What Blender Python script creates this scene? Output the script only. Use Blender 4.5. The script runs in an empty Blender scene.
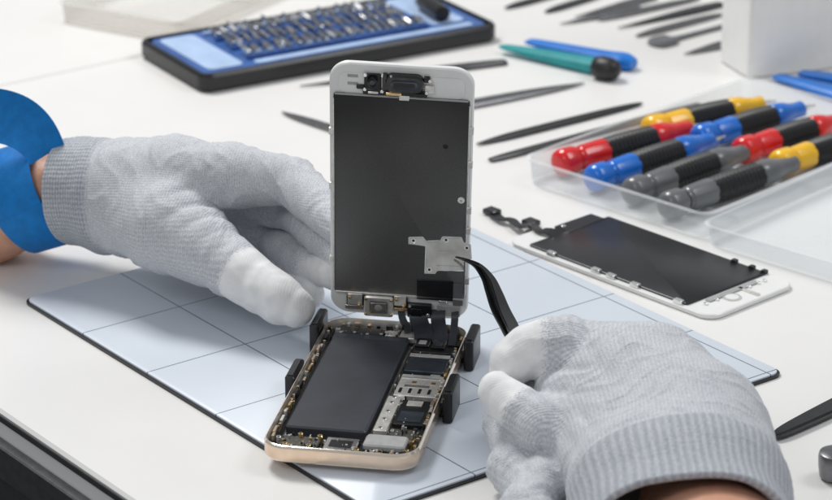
import bpy, bmesh, math, random
import numpy as np
from mathutils import Vector, Matrix, noise
random.seed(7)
scene = bpy.context.scene
scene.unit_settings.system = 'METRIC'
scene.unit_settings.scale_length = 0.01      # 1 unit = 1 cm
COL = scene.collection
# ---------------------------------------------------------------- camera numbers
TH = math.radians(21.5); F = 2820.0; H = 46.0
CAM = Vector((0, -116.8, H))
FWD = Vector((0, math.cos(TH), -math.sin(TH))); UP = Vector((0, math.sin(TH), math.cos(TH))); RT = Vector((1, 0, 0))
def W(px, py, d):                 # point at distance d
    return CAM + FWD*d + RT*((px-416)/F*d) - UP*((py-250)/F*d)
def P(px, py, z=0.0):             # point on a level plane
    r = FWD + RT*((px-416)/F) - UP*((py-250)/F)
    return CAM + r*((z-CAM.z)/r.z)
# ---------------------------------------------------------------- materials
def mat(name, col, rough=0.5, metal=0.0, var=0.06, vs=1.5, bump=0.0, bs=20.0, spec=0.5, col2=None, alpha=None, rv=0.0, coat=0.0):
    m = bpy.data.materials.new(name); m.use_nodes = True
    nt = m.node_tree; N = nt.nodes; L = nt.links
    b = N['Principled BSDF']
    b.inputs['Roughness'].default_value = rough; b.inputs['Metallic'].default_value = metal
    b.inputs['Specular IOR Level'].default_value = spec
    b.inputs['Coat Weight'].default_value = coat
    b.inputs['Coat Roughness'].default_value = .08
    tc = N.new('ShaderNodeTexCoord')
    n = N.new('ShaderNodeTexNoise'); n.inputs['Scale'].default_value = vs; n.inputs['Detail'].default_value = 5
    L.new(tc.outputs['Object'], n.inputs['Vector'])
    r = N.new('ShaderNodeValToRGB'); r.color_ramp.elements[0].position = .3; r.color_ramp.elements[1].position = .7
    c2 = col2 if col2 else [min(1, c*(1+var)) for c in col]
    c1 = col if col2 else [c*(1-var) for c in col]
    r.color_ramp.elements[0].color = (*c1, 1); r.color_ramp.elements[1].color = (*c2, 1)
    L.new(n.outputs['Fac'], r.inputs['Fac']); L.new(r.outputs['Color'], b.inputs['Base Color'])
    if rv > 0:
        mr = N.new('ShaderNodeMapRange'); mr.inputs['To Min'].default_value = max(0, rough-rv); mr.inputs['To Max'].default_value = min(1, rough+rv)
        L.new(n.outputs['Fac'], mr.inputs['Value']); L.new(mr.outputs['Result'], b.inputs['Roughness'])
    if bump > 0:
        n2 = N.new('ShaderNodeTexNoise'); n2.inputs['Scale'].default_value = bs; n2.inputs['Detail'].default_value = 3
        L.new(tc.outputs['Object'], n2.inputs['Vector'])
        bp = N.new('ShaderNodeBump'); bp.inputs['Strength'].default_value = bump; bp.inputs['Distance'].default_value = 0.03
        L.new(n2.outputs['Fac'], bp.inputs['Height']); L.new(bp.outputs['Normal'], b.inputs['Normal'])
    if alpha is not None: b.inputs['Alpha'].default_value = alpha
    return m
def clear_mat(name, tint=(0.97, 0.98, 0.985), body=0.07):
    m = bpy.data.materials.new(name); m.use_nodes = True
    nt = m.node_tree; N = nt.nodes; L = nt.links
    b = N['Principled BSDF']; b.inputs['Base Color'].default_value = (0.9, 0.91, 0.92, 1); b.inputs['Roughness'].default_value = .1
    t = N.new('ShaderNodeBsdfTransparent'); t.inputs['Color'].default_value = (*tint, 1)
    lw = N.new('ShaderNodeLayerWeight'); lw.inputs['Blend'].default_value = .35
    nz = N.new('ShaderNodeTexNoise'); nz.inputs['Scale'].default_value = 1.2
    mm = N.new('ShaderNodeMath'); mm.operation = 'MULTIPLY_ADD'; mm.inputs[1].default_value = .5
    m2 = N.new('ShaderNodeMath'); m2.operation = 'MULTIPLY'; m2.inputs[1].default_value = body*2
    L.new(nz.outputs['Fac'], m2.inputs[0]); L.new(lw.outputs['Facing'], mm.inputs[0]); L.new(m2.outputs[0], mm.inputs[2])
    mx = N.new('ShaderNodeMixShader'); L.new(mm.outputs[0], mx.inputs['Fac']); L.new(t.outputs[0], mx.inputs[1]); L.new(b.outputs[0], mx.inputs[2])
    L.new(mx.outputs[0], N['Material Output'].inputs['Surface'])
    return m
M_ = {}
M_['white_table'] = mat('white_laminate', (0.80, 0.79, 0.775), .33, var=.025, vs=.12, bump=.05, bs=8, spec=.45, rv=.06)
M_['dark_edge'] = mat('dark_edge_band', (0.035, 0.035, 0.037), .45, var=.2)
M_['alu'] = mat('brushed_aluminium', (0.20, 0.20, 0.21), .3, .85, var=.15, vs=3)
M_['floor'] = mat('dark_floor', (0.03, 0.03, 0.032), .6, var=.3, vs=.1)
M_['black'] = mat('black_plastic', (0.009, 0.009, 0.011), .3, var=.25, vs=4, bump=.08, bs=30)
M_['blackm'] = mat('glossy_black_steel', (0.03, 0.03, 0.033), .2, .75, var=.3, vs=5, bump=.04, bs=25, coat=.5)
M_['gold'] = mat('champagne_aluminium', (0.82, 0.64, 0.49), .25, .88, var=.05, vs=3, bump=.03, bs=60)
M_['goldedge'] = mat('polished_champagne_chamfer', (0.97, 0.86, 0.73), .1, .9, var=.04, vs=3)
M_['silver'] = mat('stainless_steel', (0.82, 0.82, 0.81), .2, .8, var=.1, vs=4, bump=.05, bs=15, rv=.08)
M_['chrome'] = mat('chrome', (0.42, 0.43, 0.45), .2, 1.0, var=.35, vs=4)
M_['steelplate'] = mat('stamped_steel_plate', (0.5, 0.48, 0.45), .2, .9, col2=(0.8, 0.78, 0.74), vs=1.1, bump=.12, bs=4, rv=.08)
M_['satin'] = mat('satin_tin_plate', (0.76, 0.74, 0.70), .3, .6, var=.15, vs=3, bump=.1, bs=12)
M_['brass'] = mat('brass_contact', (0.78, 0.56, 0.28), .22, .9, var=.15, vs=6)
M_['battery'] = mat('battery_wrap', (0.030, 0.034, 0.043), .4, 0, var=.18, vs=.8, bump=.12, bs=3, spec=.45)
M_['chip'] = mat('chip_shield', (0.06, 0.075, 0.095), .25, .5, var=.3, vs=1.5)
M_['pcb'] = mat('circuit_board', (0.02, 0.03, 0.035), .4, 0, col2=(0.09, 0.075, 0.05), vs=7, bump=.5, bs=9)
M_['whitep'] = mat('white_bezel_plastic', (0.81, 0.81, 0.80), .28, var=.02, spec=.5)
M_['greyp'] = mat('grey_plastic', (0.36, 0.36, 0.36), .45, var=.1, vs=3)
M_['red'] = mat('red_plastic', (0.70, 0.010, 0.013), .24, var=.06, vs=3, coat=.4, bump=.03, bs=12)
M_['blue'] = mat('blue_plastic', (0.003, 0.15, 0.62), .24, var=.06, vs=3, coat=.4, bump=.03, bs=12)
M_['yellow'] = mat('yellow_plastic', (0.90, 0.50, 0.010), .26, var=.05, vs=3, coat=.4, bump=.03, bs=12)
M_['dgrey'] = mat('grey_handle_plastic', (0.13, 0.135, 0.145), .3, var=.08, coat=.3)
M_['rubber'] = mat('black_rubber_grip', (0.012, 0.012, 0.014), .42, var=.2, bump=.15, bs=20)
M_['teal'] = mat('teal_plastic', (0.01, 0.3, 0.32), .3, var=.1)
M_['bspud'] = mat('blue_spudger_plastic', (0.006, 0.18, 0.65), .3, var=.1)
M_['strap'] = mat('blue_wrist_strap_fabric', (0.004, 0.19, 0.56), .65, var=.12, vs=2.5, bump=.7, bs=18, spec=.3)
M_['casein'] = mat('blue_case_insert', (0.05, 0.13, 0.38), .3, var=.15, vs=.6)
M_['caselight'] = mat('pale_blue_case_insert', (0.42, 0.56, 0.80), .35, var=.1, vs=.8)
M_['wood'] = mat('pale_handle', (0.6, 0.52, 0.42), .5, var=.1, vs=3)
M_['skin'] = mat('skin', (0.56, 0.28, 0.18), .45, 0, col2=(0.68, 0.38, 0.27), vs=1.3, bump=.4, bs=7, spec=.4)
M_['clear'] = clear_mat('clear_plastic')
M_['frost'] = clear_mat('frosted_plastic', (0.95, 0.93, 0.90), .16)
def plate_mat():
    m = mat('display_rear_shield', (0.045, 0.045, 0.045), .5, .6, col2=(0.19, 0.187, 0.18), vs=.16, bump=.05, bs=24, rv=.02)
    nt = m.node_tree; N = nt.nodes; L = nt.links; b = N['Principled BSDF']
    tc = [n for n in N if n.type == 'TEX_COORD'][0]; rp = [n for n in N if n.type == 'VALTORGB'][0]
    nz = [n for n in N if n.type == 'TEX_NOISE'][0]; nz.inputs['Detail'].default_value = 1
    sx = N.new('ShaderNodeSeparateXYZ'); L.new(tc.outputs['Object'], sx.inputs[0])
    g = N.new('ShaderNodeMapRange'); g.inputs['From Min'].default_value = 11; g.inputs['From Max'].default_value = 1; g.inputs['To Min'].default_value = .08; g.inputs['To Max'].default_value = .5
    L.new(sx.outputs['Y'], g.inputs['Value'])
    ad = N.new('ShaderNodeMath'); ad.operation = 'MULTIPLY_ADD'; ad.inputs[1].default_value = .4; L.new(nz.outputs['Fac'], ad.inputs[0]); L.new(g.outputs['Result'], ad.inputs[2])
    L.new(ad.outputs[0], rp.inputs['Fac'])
    sp = N.new('ShaderNodeTexNoise'); sp.inputs['Scale'].default_value = 18; sp.inputs['Detail'].default_value = 5; sp.inputs['Roughness'].default_value = .7
    L.new(tc.outputs['Object'], sp.inputs['Vector'])
    mr = N.new('ShaderNodeMapRange'); mr.inputs['From Min'].default_value = .3; mr.inputs['From Max'].default_value = .7; mr.inputs['To Min'].default_value = .82; mr.inputs['To Max'].default_value = 1.18
    L.new(sp.outputs['Fac'], mr.inputs['Value'])
    mx = N.new('ShaderNodeVectorMath'); mx.operation = 'SCALE'
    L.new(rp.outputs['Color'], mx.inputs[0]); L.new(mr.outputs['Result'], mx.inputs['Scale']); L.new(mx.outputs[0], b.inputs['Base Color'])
    return m
M_['plate'] = plate_mat()
def grid_mat():
    m = bpy.data.materials.new('pale_blue_mat_with_grid'); m.use_nodes = True
    nt = m.node_tree; N = nt.nodes; L = nt.links; b = N['Principled BSDF']
    tc = N.new('ShaderNodeTexCoord'); sx = N.new('ShaderNodeSeparateXYZ'); L.new(tc.outputs['Object'], sx.inputs[0])
    def line(out, off, step):
        a = N.new('ShaderNodeMath'); a.operation = 'SUBTRACT'; a.inputs[1].default_value = off; L.new(out, a.inputs[0])
        p = N.new('ShaderNodeMath'); p.operation = 'PINGPONG'; p.inputs[1].default_value = step/2; L.new(a.outputs[0], p.inputs[0])
        c = N.new('ShaderNodeMath'); c.operation = 'LESS_THAN'; c.inputs[1].default_value = .03; L.new(p.outputs[0], c.inputs[0]); return c.outputs[0]
    l1 = line(sx.outputs['X'], 4.75, 4.98); l2 = line(sx.outputs['Y'], 4.7, 5.0)
    mxn = N.new('ShaderNodeMath'); mxn.operation = 'MAXIMUM'; L.new(l1, mxn.inputs[0]); L.new(l2, mxn.inputs[1])
    nz = N.new('ShaderNodeTexNoise'); nz.inputs['Scale'].default_value = .25; nz.inputs['Detail'].default_value = 6; L.new(tc.outputs['Object'], nz.inputs['Vector'])
    r = N.new('ShaderNodeValToRGB'); r.color_ramp.elements[0].color = (.63, .69, .775, 1); r.color_ramp.elements[1].color = (.69, .74, .81, 1); L.new(nz.outputs['Fac'], r.inputs[0])
    mx = N.new('ShaderNodeMixRGB'); L.new(mxn.outputs[0], mx.inputs[0]); L.new(r.outputs[0], mx.inputs[1]); mx.inputs[2].default_value = (.14, .17, .22, 1)
    L.new(mx.outputs[0], b.inputs['Base Color']); b.inputs['Roughness'].default_value = .38
    return m
M_['grid'] = grid_mat()
def glove_mat():
    m = bpy.data.materials.new('heather_grey_knit'); m.use_nodes = True
    nt = m.node_tree; N = nt.nodes; L = nt.links; b = N['Principled BSDF']
    def math_(op, a, c=None, clamp=False):
        n = N.new('ShaderNodeMath'); n.operation = op; n.use_clamp = clamp
        for i, v in enumerate((a, c)):
            if v is None: continue
            if isinstance(v, (int, float)): n.inputs[i].default_value = v
            else: L.new(v, n.inputs[i])
        return n.outputs[0]
    at = N.new('ShaderNodeAttribute'); at.attribute_name = 'coat'
    ax = N.new('ShaderNodeAttribute'); ax.attribute_name = 'axial'
    an = N.new('ShaderNodeAttribute'); an.attribute_name = 'around'
    cf = N.new('ShaderNodeAttribute'); cf.attribute_name = 'cuff'
    tc = N.new('ShaderNodeTexCoord')
    n1 = N.new('ShaderNodeTexNoise'); n1.inputs['Scale'].default_value = 15; n1.inputs['Detail'].default_value = 2; L.new(tc.outputs['Object'], n1.inputs['Vector'])
    n3 = N.new('ShaderNodeTexNoise'); n3.inputs['Scale'].default_value = 1.0; n3.inputs['Detail'].default_value = 3; L.new(tc.outputs['Object'], n3.inputs['Vector'])
    wob = math_('MULTIPLY', n3.outputs['Fac'], .2)
    s = math_('ADD', ax.outputs['Fac'], wob)
    rows = math_('SINE', math_('MULTIPLY', s, 2*math.pi/.1))
    cols = math_('SINE', math_('MULTIPLY', an.outputs['Fac'], 2*math.pi/.1))
    knit = math_('ADD', math_('MULTIPLY', rows, .5), math_('MULTIPLY', cols, .35))
    ribs = math_('MULTIPLY', math_('SINE', math_('MULTIPLY', an.outputs['Fac'], 2*math.pi/.2)), .8)
    rows2 = math_('SINE', math_('MULTIPLY', ax.outputs['Fac'], 2*math.pi/.13))
    kk = math_('ADD', math_('MULTIPLY', rows2, .9), math_('MULTIPLY', ribs, .9))
    pat = N.new('ShaderNodeMix'); pat.data_type = 'FLOAT'; L.new(cf.outputs['Fac'], pat.inputs[0]); L.new(knit, pat.inputs[2]); L.new(kk, pat.inputs[3])
    nn = math_('ADD', math_('MULTIPLY', n1.outputs['Fac'], .6), .2)
    t = math_('ADD', math_('MULTIPLY', pat.outputs[0], .10), math_('ADD', nn, math_('MULTIPLY', cf.outputs['Fac'], -.16)))
    t = math_('ADD', t, math_('MULTIPLY', math_('SUBTRACT', n3.outputs['Fac'], .5), .12))
    rp = N.new('ShaderNodeValToRGB'); rp.color_ramp.elements[0].position = .22; rp.color_ramp.elements[1].position = .74
    rp.color_ramp.elements[0].color = (.29, .315, .36, 1); rp.color_ramp.elements[1].color = (.75, .765, .79, 1); L.new(t, rp.inputs[0])
    n2 = N.new('ShaderNodeTexNoise'); n2.inputs['Scale'].default_value = 2.0; n2.inputs['Detail'].default_value = 6; L.new(tc.outputs['Object'], n2.inputs['Vector'])
    rp2 = N.new('ShaderNodeValToRGB'); rp2.color_ramp.elements[0].position = .3; rp2.color_ramp.elements[1].position = .65
    rp2.color_ramp.elements[0].color = (.74, .745, .76, 1); rp2.color_ramp.elements[1].color = (.84, .84, .835, 1); L.new(n2.outputs['Fac'], rp2.inputs[0])
    cr = math_('SUBTRACT', math_('ADD', at.outputs['Fac'], math_('MULTIPLY', math_('SUBTRACT', n1.outputs['Fac'], .5), .6)), .5)
    cw = math_('MULTIPLY_ADD', cr, 4.5, False); cw.node.inputs[2].default_value = .5; cw.node.use_clamp = True
    mx = N.new('ShaderNodeMixRGB'); L.new(cw, mx.inputs[0]); L.new(rp.outputs[0], mx.inputs[1]); L.new(rp2.outputs[0], mx.inputs[2])
    L.new(mx.outputs[0], b.inputs['Base Color'])
    b.inputs['Roughness'].default_value = .75; b.inputs['Specular IOR Level'].default_value = .3
    b.inputs['Sheen Weight'].default_value = .1
    hk = math_('MULTIPLY', math_('ADD', pat.outputs[0], math_('MULTIPLY', n1.outputs['Fac'], .6)), math_('SUBTRACT', 1.0, math_('MULTIPLY', cw, .6)))
    hgt = math_('ADD', hk, math_('MULTIPLY', math_('MULTIPLY', n2.outputs['Fac'], cw), 1.2))
    bp = N.new('ShaderNodeBump'); bp.inputs['Strength'].default_value = .3; bp.inputs['Distance'].default_value = .025
    L.new(hgt, bp.inputs['Height']); L.new(bp.outputs['Normal'], b.inputs['Normal'])
    return m
M_['glove'] = glove_mat()
# ---------------------------------------------------------------- object helpers
def thing(name, label, category, M=None, group=None):
    o = bpy.data.objects.new(name, None); COL.objects.link(o); o.empty_display_size = 1
    o.matrix_world = M if M is not None else Matrix()
    o['label'] = label; o['category'] = category
    if group: o['group'] = group
    return o
class Bd:
    def __init__(s): s.bm = bmesh.new(); s.mats = []
    def mi(s, m):
        m = M_[m] if isinstance(m, str) else m
        if m not in s.mats: s.mats.append(m)
        return s.mats.index(m)
    def face(s, vs, mi):
        try:
            f = s.bm.faces.new(vs); f.material_index = mi; f.smooth = True; return f
        except ValueError: return None
    def rr(s, cx, cy, w, h, r, n=8):
        pts = []
        r = max(r, 0.002)
        for qx, qy, a0 in ((1, 1, 0), (-1, 1, 90), (-1, -1, 180), (1, -1, 270)):
            ox = cx+qx*(w/2-r); oy = cy+qy*(h/2-r)
            for i in range(n+1):
                a = math.radians(a0+90*i/n); pts.append((ox+r*math.cos(a), oy+r*math.sin(a)))
        return pts
    def loops(s, cx, cy, w, h, r, prof, m='black', n=8, M=None, cap=(True, True)):
        rings = []
        for p in prof:
            pts = s.rr(cx, cy, w-2*p[0], h-2*p[0], r-p[0], n)
            rings.append([s.bm.verts.new((M @ Vector((x, y, p[1]))) if M else (x, y, p[1])) for x, y in pts])
        k = len(rings[0])
        for j in range(len(rings)-1):
            mi = s.mi(prof[j+1][2] if len(prof[j+1]) > 2 else m)
            for i in range(k):
                s.face((rings[j][i], rings[j][(i+1) % k], rings[j+1][(i+1) % k], rings[j+1][i]), mi)
        if cap[0]: s.face(rings[0][::-1], s.mi(m))
        if cap[1]: s.face(rings[-1], s.mi(prof[-1][2] if len(prof[-1]) > 2 else m))
        return s
    def box(s, x0, x1, y0, y1, z0, z1, m='black', e=.02, r=None, M=None):
        w = x1-x0; h = y1-y0; e = min(e, w/3, h/3, (z1-z0)/3)
        r = r if r else e*1.5
        return s.loops((x0+x1)/2, (y0+y1)/2, w, h, min(r, w/2-.001, h/2-.001), [(e, z0), (0, z0+e), (0, z1-e), (e, z1)], m, n=3 if r < .2 else 6, M=M)
    def rev(s, prof, m, seg=20, M=None, flute=0.0):
        rings = []
        for p in prof:
            ring = []
            for i in range(seg):
                rr_ = p[1]*(1-(flute if (i % 4 == 0) else 0))
                ring.append(s.bm.verts.new((M or Matrix()) @ Vector((rr_*math.cos(2*math.pi*i/seg), rr_*math.sin(2*math.pi*i/seg), p[0]))))
            rings.append(ring)
        for j in range(len(rings)-1):
            mi = s.mi(prof[j+1][2] if len(prof[j+1]) > 2 else m)
            for i in range(seg): s.face((rings[j][i], rings[j][(i+1) % seg], rings[j+1][(i+1) % seg], rings[j+1][i]), mi)
        s.face(rings[0][::-1], s.mi(m)); s.face(rings[-1], s.mi(m)); return s
    def disc(s, x, y, z0, z1, r, m, seg=14, M=None):
        T = Matrix.Translation((x, y, 0)); T = M @ T if M else T
        return s.rev([(z0, r), (z1-.01, r), (z1, r*.88)], m, seg, T)
    def sweep(s, path, wid, thk, m, nrm=None, closed_ends=True):
        rings = []; n = len(path)
        for i in range(n):
            t = (path[min(i+1, n-1)]-path[max(i-1, 0)]).normalized()
            ref = nrm[i] if isinstance(nrm, list) else (nrm or Vector((0, 0, 1)))
            sd = t.cross(ref).normalized(); up = sd.cross(t).normalized()
            a = wid[i]/2; b = thk[i]/2; c = min(a, b)*.5
            q = [(-a, -b+c), (-a+c, -b), (a-c, -b), (a, -b+c), (a, b-c), (a-c, b), (-a+c, b), (-a, b-c)]
            rings.append([s.bm.verts.new(path[i]+sd*x+up*y) for x, y in q])
        mi = s.mi(m)
        for j in range(n-1):
            for i in range(8): s.face((rings[j][i], rings[j][(i+1) % 8], rings[j+1][(i+1) % 8], rings[j+1][i]), mi)
        s.face(rings[0][::-1], mi); s.face(rings[-1], mi); return s
    def poly(s, pts, z0, z1, m, M=None):
        T = M or Matrix(); mi = s.mi(m)
        a = [s.bm.verts.new(T @ Vector((x, y, z0))) for x, y in pts]; b = [s.bm.verts.new(T @ Vector((x, y, z1))) for x, y in pts]
        k = len(a); s.face(a[::-1], mi); s.face(b, mi)
        for i in range(k): s.face((a[i], a[(i+1) % k], b[(i+1) % k], b[i]), mi)
        return s
    def done(s, name, parent=None, M=None, ang=35, label=None, category=None, kind=None, group=None):
        bmesh.ops.recalc_face_normals(s.bm, faces=s.bm.faces)
        me = bpy.data.meshes.new(name); s.bm.to_mesh(me); s.bm.free()
        for m in s.mats: me.materials.append(m)
        me.set_sharp_from_angle(angle=math.radians(ang))
        o = bpy.data.objects.new(name, me); COL.objects.link(o)
        if parent: o.parent = parent
        if M is not None:
            if parent: o.matrix_local = M
            else: o.matrix_world = M
        if label: o['label'] = label
        if category: o['category'] = category
        if kind: o['kind'] = kind
        if group: o['group'] = group
        return o
def frame(origin, ang, z=None):
    o = Vector(origin)
    if z is not None: o.z = z
    return Matrix.Translation(o) @ Matrix.Rotation(ang, 4, 'Z')
def catmull(vals, k=6):
    out = []; n = len(vals)
    for i in range(n-1):
        p0 = vals[max(i-1, 0)]; p1 = vals[i]; p2 = vals[i+1]; p3 = vals[min(i+2, n-1)]
        for j in range(k):
            t = j/k
            out.append(tuple(.5*(2*b+(c-a)*t+(2*a-5*b+4*c-d)*t*t+(-a+3*b-3*c+d)*t**3) for a, b, c, d in zip(p0, p1, p2, p3)))
    out.append(tuple(vals[-1])); return out
# ---------------------------------------------------------------- table and floor
A = math.radians(-52.9)
ET = frame((-16.2, -17.0, 0), A)
def table(x0, x1, nm, lab):
    t = thing(nm, lab, 'table', ET.copy())
    b = Bd(); b.box(x0, x1, 0, 120, -2.2, 0, 'white_table', e=.12, r=.2); b.done('table_top', t)
    b = Bd(); b.box(x0, x1, -.12, .02, -.42, -.13, 'dark_edge', e=.03)
    b.box(x0, x1, -.5, .02, -2.6, -1.15, 'alu', e=.06)
    b.box(x0, x1, -.35, .0, -5.5, -2.62, 'dark_edge', e=.06); b.done('edge_trim', t)
    b = Bd(); b.box(x0, x1, 1, 119, -2.9, -2.22, 'alu', e=.05)
    for lx in (x0+3, x1-6):
        for ly in (3, 113): b.box(lx, lx+4, ly, ly+4, -74, -2.9, 'alu', e=.1)
    b.done('table_frame', t)
table(-35.45, 110, 'table', 'white laminate work table with dark metal edge')
table(-120, -35.6, 'table', 'white laminate table pushed against the other table')
b = Bd(); b.box(-400, 400, -400, 500, -75, -74, 'floor'); b.done('floor', kind='structure')
# ---------------------------------------------------------------- grid mat
GM = frame((-16.6, -6.1, 0), A)
g = thing('work_mat', 'pale blue gridded work mat lying on the white table', 'mat', GM)
b = Bd(); b.loops(12.45, 10.15, 25.1, 20.5, .5, [(.0, .004), (0, .12)], 'black', n=6); b.done('mat_underside', g)
b = Bd(); b.loops(12.45, 10.15, 24.9, 20.3, .45, [(.0, .122), (0, .19), (.03, .21)], 'grid', n=6); b.done('mat_surface', g)
# ---------------------------------------------------------------- phone
PH = frame((-1.78, -16.85, .42), math.radians(-10.3))
ph = thing('smartphone', 'opened gold smartphone with its display raised upright above the housing', 'phone', PH)
b = Bd()
b.loops(0, 0, 5.9, 12.5, .95, [(.14, 0), (.03, .06), (0, .12, 'goldedge'), (0, .60, 'gold'), (.05, .69, 'goldedge'), (.085, .70, 'goldedge'), (.10, .66, 'gold'), (.11, .14, 'satin')], 'gold', n=12)
hs = b.done('housing', ph, ang=28)
b = Bd(); b.loops(-.86, .25, 3.1, 9.1, .16, [(.05, .15), (0, .2), (0, .56), (.07, .62)], 'battery', n=4)
bt = b.done('battery', hs)
b = Bd(); b.box(-2.36, .64, 4.3, 4.72, .615, .63, 'chip', e=.004); b.done('battery_tape', bt)
b = Bd()
b.box(.82, 2.7, -4.3, 5.95, .15, .3, 'pcb')
b.box(-2.7, .82, 4.95, 5.95, .15, .32, 'pcb')
random.seed(3)
for i in range(320):
    x = random.uniform(.86, 2.62); y = random.uniform(-4.2, 5.8)
    if random.random() < .3: x = random.uniform(-2.5, .8); y = random.uniform(5.0, 5.85)
    w = random.choice((.035, .05, .08, .14)); h = random.choice((.035, .07, .1, .18)); z = random.uniform(.36, .54)
    b.box(x-w/2, x+w/2, y-h/2, y+h/2, .29, z, random.choice(('black', 'satin', 'silver', 'silver', 'chip', 'brass', 'greyp', 'black', 'satin')), e=.012)
lb = b.done('logic_board', hs)
b = Bd(); b.box(1.0, 2.62, 1.65, 3.35, .3, .58, 'chip', e=.04); b.box(1.1, 2.5, 1.75, 2.5, .58, .595, 'battery', e=.005)
b.box(1.0, 2.62, 3.0, 3.3, .58, .6, 'satin', e=.006)
b.done('chip_shield', lb)
b = Bd(); b.box(1.02, 2.68, -.62, 1.38, .3, .54, 'satin', e=.03)
for i in range(4):
    b.box(1.16+i*.38, 1.28+i*.38, -.4, .05, .54, .55, 'black', e=.004)
    b.box(1.16+i*.38, 1.34+i*.38, .5, .72, .54, .56, 'brass' if i % 2 else 'greyp', e=.004)
b.box(1.05, 2.6, .95, 1.05, .54, .57, 'silver', e=.01); b.box(1.3, 2.3, .15, .38, .54, .552, 'steelplate', e=.004)
b.box(1.15, 1.5, -.85, -.62, .3, .48, 'silver'); b.box(2.1, 2.5, 1.38, 1.6, .3, .5, 'satin')
b.done('sim_card_reader', lb)
b = Bd(); b.box(1.45, 2.62, -3.1, -.9, .3, .5, 'black', e=.04); b.box(1.6, 2.5, -2.9, -2.0, .5, .53, 'chip', e=.01); b.box(1.7, 2.3, -1.5, -1.05, .5, .54, 'satin', e=.01)
b.box(.86, 1.38, -3.9, -.75, .3, .54, 'satin', e=.03)
for y in (-3.7, -2.9, -2.2, -1.4, -.9): b.disc(1.12, y, .54, .58, .1, 'silver'); b.disc(1.12, y, .58, .585, .045, 'black')
b.done('power_chip', lb)
b = Bd()
b.box(-2.6, 2.6, -5.92, -4.62, .15, .34, 'black', e=.03)
b.box(.75, 2.35, -5.35, -4.35, .34, .6, 'greyp', e=.06, r=.15)
b.box(-.7, .55, -5.75, -4.7, .34, .5, 'steelplate', e=.04)
b.box(-.5, .35, -5.55, -4.95, .5, .515, 'black', e=.005)
b.box(-2.4, -.9, -5.6, -4.75, .34, .46, 'pcb', e=.03)
for x, y in ((-2.45, -5.2), (-2.1, -5.7), (-1.2, -5.7), (-.95, -4.85), (.62, -5.75), (1.2, -5.72), (2.5, -4.7), (2.45, -5.5), (-1.7, -4.8)):
    b.disc(x, y, .3, .6, .1, random.choice(('silver', 'brass'))); b.disc(x, y, .6, .606, .05, 'black')
for i in range(110):
    x = random.uniform(-2.5, 2.4); y = random.uniform(-5.9, -4.75); w = random.uniform(.03, .12)
    b.box(x, x+w, y, y+w*.7, .34, random.uniform(.42, .58), random.choice(('silver', 'satin', 'black', 'brass', 'black')), e=.01)
b.done('loudspeaker', hs)
b = Bd()
random.seed(11)
for sx in (-1, 1):
    b.box(sx*2.68-.1, sx*2.68+.1, -5.3, 5.6, .14, .4, 'black', e=.02)
    y = -5.2
    while y < 5.4:
        w = random.choice((.05, .08, .14, .3, .5)); x = sx*2.7+random.uniform(-.04, .03)
        b.box(x-.055, x+.055, y, y+w, .38, random.uniform(.46, .64), random.choice(('brass', 'silver', 'black', 'gold', 'satin', 'black')), e=.012)
        y += w+random.uniform(.04, .2)
b.box(-2.4, 2.4, 5.78, 6.02, .14, .4, 'black', e=.02)
x = -2.3
while x < 2.3:
    w = random.choice((.08, .14, .25)); b.box(x, x+w, 5.82, 5.98, .38, random.uniform(.46, .64), random.choice(('brass', 'silver', 'black', 'gold')), e=.012); x += w+random.uniform(.06, .3)
b.done('frame_clip_strip', hs)
b = Bd()
b.box(1.0, 2.62, 3.6, 4.5, .3, .55, 'black', e=.04); b.box(1.5, 2.3, 4.6, 5.4, .3, .62, 'black', e=.06, r=.2)
b.disc(1.9, 5.0, .62, .66, .28, 'chip'); b.box(.2, 1.3, 4.9, 5.7, .3, .52, 'satin', e=.03)
b.box(-2.3, -.6, 5.1, 5.75, .3, .5, 'black', e=.03); b.box(-.4, .1, 5.1, 5.6, .3, .5, 'silver', e=.03)
for i in range(5): b.disc(-2.2+i*.55, 5.0+.1*(i % 2), .5, .56, .07, 'silver', 10)
b.done('rear_camera', hs)
# ---- display
Bc = P(399, 316, 1.2)
Tc = None; best = 1e9
for k in range(600):
    y = Bc.y - k*.012
    r = FWD + RT*((402-416)/F) - UP*((68.5-250)/F)
    c = CAM + r*((y-CAM.y)/r.y)
    if abs((c-Bc).length-12.0) < best: best = abs((c-Bc).length-12.0); Tc = c
v = (Tc-Bc).normalized(); u = Vector((math.cos(math.radians(5.5)), -math.sin(math.radians(5.5)), 0)); u = (u-v*u.dot(v)).normalized(); n = u.cross(v)
MD = Matrix(((u.x, v.x, n.x, Bc.x), (u.y, v.y, n.y, Bc.y), (u.z, v.z, n.z, Bc.z), (0, 0, 0, 1)))
dl = PH.inverted() @ MD
b = Bd()
b.loops(0, 6.05, 5.62, 12.1, .82, [(.06, -.28, 'black'), (0, -.22, 'silver'), (0, -.06, 'whitep'), (.05, 0, 'whitep')], 'whitep', n=10)
dp = b.done('display_panel', ph, dl)
b = Bd()
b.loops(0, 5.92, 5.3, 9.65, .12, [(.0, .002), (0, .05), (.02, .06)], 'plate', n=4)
for sx in (-1, 1): b.box(sx*2.66-.03, sx*2.66+.03, 1.3, 10.5, .0, .1, 'silver' if sx > 0 else 'satin', e=.012)
b.disc(1.75, 8.55, .06, .075, .11, 'black'); b.disc(2.42, 6.05, .06, .12, .14, 'whitep'); b.disc(2.42, 6.05, .12, .13, .06, 'silver')
b.box(.72, 2.2, 1.0, 2.0, .062, .1, 'black', e=.01); b.box(2.2, 2.6, .8, 1.9, .06, .09, 'dgrey', e=.01)
b.box(-2.6, 2.6, 1.08, 1.16, .05, .1, 'satin', e=.01); b.box(-2.6, 2.6, 10.68, 10.76, .05, .1, 'greyp', e=.01)
b.done('rear_shield', dp, ang=30)
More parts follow.
